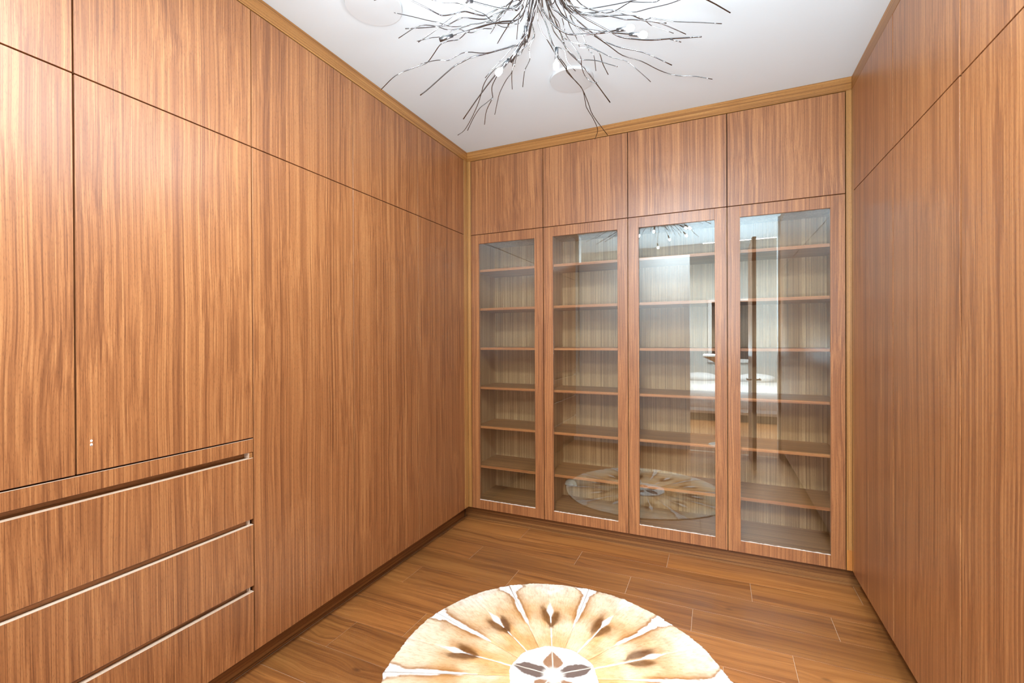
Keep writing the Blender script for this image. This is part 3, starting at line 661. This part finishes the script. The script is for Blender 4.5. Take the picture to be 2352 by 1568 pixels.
def hide_color(r, th, seg):
    """th: angle from the seam through the middle of this hide, -18..18 deg"""
    o = seg*13.7
    X, Y = r*math.cos(th+seg*SEG), r*math.sin(th+seg*SEG)
    w1 = fbm(X*5+o, Y*5, o)*0.9; w2 = fbm(X*16, Y*16, o+3, 3)
    edge = SEG/2 - abs(th)                       # angular distance to the white belly edge
    d = edge*r                                   # metres
    s = abs(th)*r                                # metres from the seam
    sg = 1 if th > 0 else -1
    # base: tan inside, cream outside
    c = lerp(TAN, CRM, sst(0.40, 0.66, r + w1*0.10 - 0.25*s))
    c = lerp(c, lerp(CRM, WHT, 0.5), sst(0.35, -0.15, w1 + 0.15)*0.22)
    c = lerp(c, WHT, sst(0.56, 0.70, r + w1*0.12 - s*0.8)*0.55)
    c = lerp(c, ORG, 0.55*sst(0.07, 0.0, d + w1*0.02 - 0.008)*sst(0.34, 0.46, r))
    c = lerp(c, CRM, 0.5*sst(0.03, 0.06, s+w1*.01)*sst(0.13, 0.08, s+w1*.02)*sst(.25, .33, r)*sst(.52, .42, r))
    c = lerp(c, ORG, 0.34*max(0, min(1, w2*2.0+0.1)))
    c = lerp(c, lerp(TAN, ORG, 0.5), 0.5*sst(0.10, 0.55, w1+0.15)*sst(0.66, 0.5, r))
    c = lerp(c, CRM, 0.65*sst(-0.08, -0.45, w1))
    # dark leg marks either side of the seam, converging inwards like a V
    q = 0.02*noise.noise(Vector((seg*3.1, sg*2.2, 5)))
    r0, r1_ = 0.345+q, (0.50 if sg > 0 else 0.475)+2*q
    f = (r-r0)/(r1_-r0)
    if -0.4 < f < 1.5:
        fc = max(0, min(1, f))
        sc_ = 0.004 + (0.034+0.5*q)*fc; hw = 0.004 + (0.024+0.5*q)*math.sin(math.pi*min(1, fc*0.86+0.02))
        e = abs(s + w1*0.022 + w2*0.014 - sc_)/hw
        m_ = sst(1.35, 0.35, e)*sst(-0.25, 0.15, f + w2*0.3)*sst(1.22, 0.80, f + w1*0.35 + w2*0.25)
        halo = sst(3.2, 0.8, e)*sst(-0.3, 0.2, f)*sst(1.6, 0.8, f+w1*.5)
        c = lerp(c, ORG, 0.42*halo)
        dk = BRN if (seg*7+sg) % 3 else lerp(BRN, PUR, 0.5)
        c = lerp(c, dk, m_*(0.80 + 0.2*w2))
    # white flare on the seam, running in as a thin line
    ww = 0.0022 + (0.016+0.5*q)*math.exp(-((r-0.475-q)/0.040)**2)
    if r > 0.56: ww *= 0.6
    c = lerp(c, (0.50, 0.40, 0.28), 0.7*sst(0.0022, 0.0008, s)*sst(0.52, 0.56, r))
    c = lerp(c, WHT, sst(ww*1.25, ww*0.7, s + w2*0.006)*(0.95 - 0.95*sst(0.50, 0.58, r)))
    # white belly fur between hides, widening to the rim
    k = 0.010*sst(0.33, 0.42, r) + 0.007*sst(.42, .55, r)
    k += (0.050+0.035*noise.noise(Vector((round((math.atan2(Y, X)-A0)/SEG-0.5)*4.7, 2, 1))))*sst(0.60, 0.74, r + fbm(X*9, Y*9, 2)*0.07)
    k *= 0.8 + 0.9*fbm(r*11, seg*5.5 + sg*1.3)
    if r > 0.32:
        fr = (fbm(math.atan2(Y, X)*90, r*14, 1, 2))*0.010
        c = lerp(c, lerp(ORG, BRN, 0.25), 0.75*sst(k+0.020, k+0.003, d + fr)*sst(.35, .45, r))
        c = lerp(c, WHT, sst(k+0.003, k-0.003, d + fr))
    return c
def center_color(r, an):
    X, Y = r*math.cos(an), r*math.sin(an)
    seg = round((an-A0)/(2*SEG)); th = an-A0-seg*2*SEG
    s = abs(th)*r; w = fbm(X*22, Y*22, 4); w2 = fbm(X*70, Y*70, 1, 2)
    c = lerp(WHT, CRM, 0.10*max(0, w+0.3))
    hw = 0.050*sst(0.0, 0.09, r)*sst(0.165, 0.085, r)
    purple = seg % 5 in (1, 4)
    dk = lerp(ORG, BRN, 0.45) if not purple else lerp(PUR, BRN, 0.3)
    if purple: hw = 0.042*sst(0.0, 0.07, r)*sst(0.20, 0.12, r)
    inside = sst(hw, hw-0.010, s + w*0.014 + w2*0.006)
    c = lerp(c, dk, 0.9*inside*sst(0.02, 0.06, r+w*.02))
    c = lerp(c, CRM, 0.8*sst(0.050, 0.030, r + w*0.03)*sst(.1, 0, abs(th)*.2))
    c = lerp(c, lerp(WHT, CRM, 0.5), 0.85*sst(0.0036, 0.0015, s))
    return c
def rim(an):
    return 0.728 + 0.012*math.sin(an*3+1.0) + 0.010*fbm(math.cos(an)*3, math.sin(an)*3, 9) + 0.011*fbm(an*20, 2, 3, 3) + 0.008*fbm(an*75, 1, 5, 3) + 0.016*max(0, math.cos((an-A0-SEG/2)*NSEG))**8*(0.4+noise.noise(Vector((round((an-A0-SEG/2)/SEG)*3.3, 1, 4)))*1.6)
def polar_mesh(name, rs, ths, colf, zf, parent):
    vs, cs, pol = [], [], []
    for i, fr in enumerate(rs):
        for an in ths:
            r = fr(an); x, y = RC.x+math.cos(an)*r, RC.y+math.sin(an)*r
            vs.append((x-RC.x, y-RC.y, zf(r, an))); cs.append(colf(r, an)); pol.append((r, (an*0.16) % 7.0, 0))
    n, m_ = len(ths), len(rs)
    fs = [(i*n+j, (i+1)*n+j, (i+1)*n+j+1, i*n+j+1) for i in range(m_-1) for j in range(n-1)]
    # skirt down to the floor
    base = len(vs)
    ringv = [(0)*n+j for j in range(n)] + [i*n+n-1 for i in range(1, m_)] + [(m_-1)*n+j for j in range(n-2, -1, -1)] + [i*n for i in range(m_-2, 0, -1)]
    for q in ringv:
        vs.append((vs[q][0], vs[q][1], 0.0006)); cs.append(cs[q]); pol.append(pol[q])
    k = len(ringv)
    for q in range(k): fs.append((ringv[q], ringv[(q+1) % k], base+(q+1) % k, base+q))
    me = bpy.data.meshes.new(name); me.from_pydata(vs, [], fs); me.update()
    at = me.color_attributes.new('hide', 'FLOAT_COLOR', 'POINT'); at.data.foreach_set('color', [v for c in cs for v in (*c, 1.0)])
    a2 = me.color_attributes.new('polar', 'FLOAT_COLOR', 'POINT'); a2.data.foreach_set('color', [v for c in pol for v in (*c, 1.0)])
    for p in me.polygons: p.use_smooth = True
    me.materials.append(M_FUR)
    ob = bpy.data.objects.new(name, me); COL.objects.link(ob); ob.parent = parent
    return ob
NR, NT = 150, 76
for seg in range(NSEG):
    mid = A0 + seg*SEG
    fine_ = True
    nr, nt = (NR, NT)
    if math.sin(mid) < -0.5 and abs(math.cos(mid)) < 0.9: nr, nt = 70, 36
    ths = [mid - SEG/2 + SEG*(0.004 + 0.992*j/(nt-1)) for j in range(nt)]
    rs = [(lambda an, f=i/(nr-1): 0.150 + (rim(an)-0.150)*f) for i in range(nr)]
    def zf(r, an, mid=mid, seg=seg):
        th = abs(an-mid); d = (SEG/2-th)*r; s = th*r
        z = 0.0085 + 0.006*fbm(math.cos(an)*r*6, math.sin(an)*r*6, seg) + 0.003*fbm(math.cos(an)*r*30, math.sin(an)*r*30, 2, 2)
        z -= 0.0035*sst(0.006, 0.0, s) + 0.002*sst(0.006, 0, d)
        z *= 1 - 0.35*sst(0.69, 0.735, r)
        z += 0.010*max(0, fbm(math.cos(an)*7, math.sin(an)*7, 21))*sst(0.6, 0.72, r)
        return max(0.003, z)
    polar_mesh('hide_panel', rs, ths, lambda r, an, mid=mid, seg=seg: hide_color(r, an-mid, seg), zf, rug)
ths = [2*math.pi*j/260 for j in range(261)]
rs = [(lambda an, f=i/54: 0.0015 + (0.186 + 0.005*fbm(an*14, 3, 1, 3)+0.003*math.sin(an*10) - 0.0015)*f) for i in range(55)]
polar_mesh('centre_panel', rs, ths, center_color, lambda r, an: 0.0155 + 0.004*fbm(math.cos(an)*r*12, math.sin(an)*r*12, 4) - 0.003*sst(0.17, 0.187, r), rug)

# ------------------------------------------------------------------ bedroom behind the camera (reflected in the glass)
YF = -8.2
struct(boxobj('bedroom_floor', M_PLANK, None, -2.5, 5.0, YF, YN-0.052, -0.05, 0.0, 0))
struct(boxobj('bedroom_wall_back', M_BEDWALL, None, -2.5, 5.0, YF-0.1, YF, 0, 3.3, 0))
struct(boxobj('bedroom_wall_left', M_BEDWALL, None, -2.6, -2.5, YF, YN-0.16, 0, H-0.001, 0))
struct(boxobj('bedroom_wall_right', M_BEDWALL, None, 5.0, 5.1, YF, YN-0.16, 0, H-0.001, 0))
struct(boxobj('bedroom_ceiling', M_CEIL, None, -2.6, 5.1, YF-0.1, -4.37, 3.3, 3.38, 0))
struct(boxobj('bedroom_ceiling_step', M_CEIL, None, -2.6, 5.1, -4.449, -4.37, H+0.081, 3.299, 0))
bm = bmesh.new(); box(bm, -2.6, -DEP-0.101, YN-0.16, YN-0.05, 0, H-0.001); box(bm, W+DEP+0.101, 5.1, YN-0.16, YN-0.05, 0, H-0.001)
struct(obj('bedroom_wall_front', bm, M_BEDWALL))
# housing for the added bedroom fill light
t = thing('bedroom_fill_lamp', 'square white fill lamp added on the bedroom ceiling, unseen behind the camera', 'lamp', (2.2, -5.6, 3.3))
boxobj('housing', M_WHITE, t, 1.52, 2.88, -6.28, -4.92, 3.25, 3.2995, 0.004)
for x_, y_, h_, r_, lb in ((1.82, -3.55, 1.20, 0.24, 'low wide-bowled steel uplighter added as fill light, unseen in the doorway behind the camera'),):
    t = thing('fill_uplighter', lb, 'lamp', (x_, y_, 0))  # stand and bowl made up to carry the added uplight
    bm = bmesh.new(); disc(bm, (x_, y_, 0.0), 0.15, 0.14, 0.02, 40); bmesh.ops.recalc_face_normals(bm, faces=bm.faces); obj('base', bm, M_STEEL, t)
    bm = bmesh.new(); tube(bm, [(x_, y_, 0.0205), (x_, y_, h_-0.1)], 0.012, n=12); obj('pole', bm, M_STEEL, t, True)
    bm = bmesh.new(); disc(bm, (x_, y_, h_-0.099), 0.04, r_, 0.10, 40); bmesh.ops.recalc_face_normals(bm, faces=bm.faces); obj('bowl', bm, M_STEEL, t)
t = thing('flush_fill_light', 'round white flush fill light added on the closet ceiling, unseen above the camera', 'lamp', (1.30, -2.62, H))  # housing of the added ceiling fill, out of view
bm = bmesh.new(); disc(bm, (1.30, -2.62, H-0.030), 0.19, 0.20, 0.0295, 48); bmesh.ops.recalc_face_normals(bm, faces=bm.faces); obj('housing', bm, M_WHITE, t)
# window with white frame and dark glass
def window(n, x0, x1, z0, z1):
    w = thing('window_%d' % n, 'white framed dark window on the bedroom wall', 'window', ((x0+x1)/2, YF, z0))
    w['kind'] = 'structure'
    f = 0.08
    for q in ((x0, x0+f, z0, z1), (x1-f, x1, z0, z1), (x0+f, x1-f, z0, z0+f), (x0+f, x1-f, z1-f, z1)):
        boxobj('frame', M_WHITE, w, q[0], q[1], YF, YF+0.06, q[2], q[3], 0.003)
    boxobj('pane', plain('night_glass', (0.02, 0.025, 0.03), 0.05), w, x0+f, x1-f, YF+0.01, YF+0.02, z0+f, z1-f, 0)
window(1, 1.6, 2.55, 0.9, 2.35)
t = thing('bed', 'white made bed with rumpled duvet in the bedroom, seen reflected', 'bed', (2.0, -6.5, 0))
boxobj('base', M_DARK, t, 0.9, 3.1, -7.6, -5.6, 0.0, 0.12, 0.01)
boxobj('mattress', M_LINEN, t, 0.85, 3.15, -7.65, -5.55, 0.121, 0.45, 0.05)
bm = bmesh.new(); box(bm, 0.82, 3.18, -7.3, -5.52, 0.20, 0.56, 0.06); obj('duvet', bm, M_LINEN, t, True)
for x in (1.45, 2.5):
    bm = bmesh.new(); bmesh.ops.create_uvsphere(bm, u_segments=20, v_segments=12, radius=1)
    bmesh.ops.scale(bm, vec=(0.36, 0.22, 0.10), verts=bm.verts); bmesh.ops.translate(bm, vec=(x, -7.38, 0.62), verts=bm.verts)
    obj('pillow', bm, M_LINEN, t, True)
# open wooden door leaf beside the camera
t = thing('door_leaf', 'open walnut door leaf with a lever handle, just outside the right frame edge', 'door', (2.16, YN-0.02, 0))
boxobj('leaf', M_DOOR, t, 2.135, 2.175, -3.15, -2.46, 0.004, 2.54, 0.001)
bm = bmesh.new()
for s in (-1, 1):
    xx = 2.155 + s*0.0205
    tube(bm, [(xx, -2.53, 0.98), (xx+s*0.045, -2.53, 0.98)], 0.009, n=10)
    tube(bm, [(xx+s*0.045, -2.525, 0.98), (xx+s*0.045, -2.65, 0.98)], 0.008, n=10)
obj('lever_handle', bm, M_DARKMETAL, t, True)

for o in bpy.data.objects:
    if '_o' in o: del o['_o']
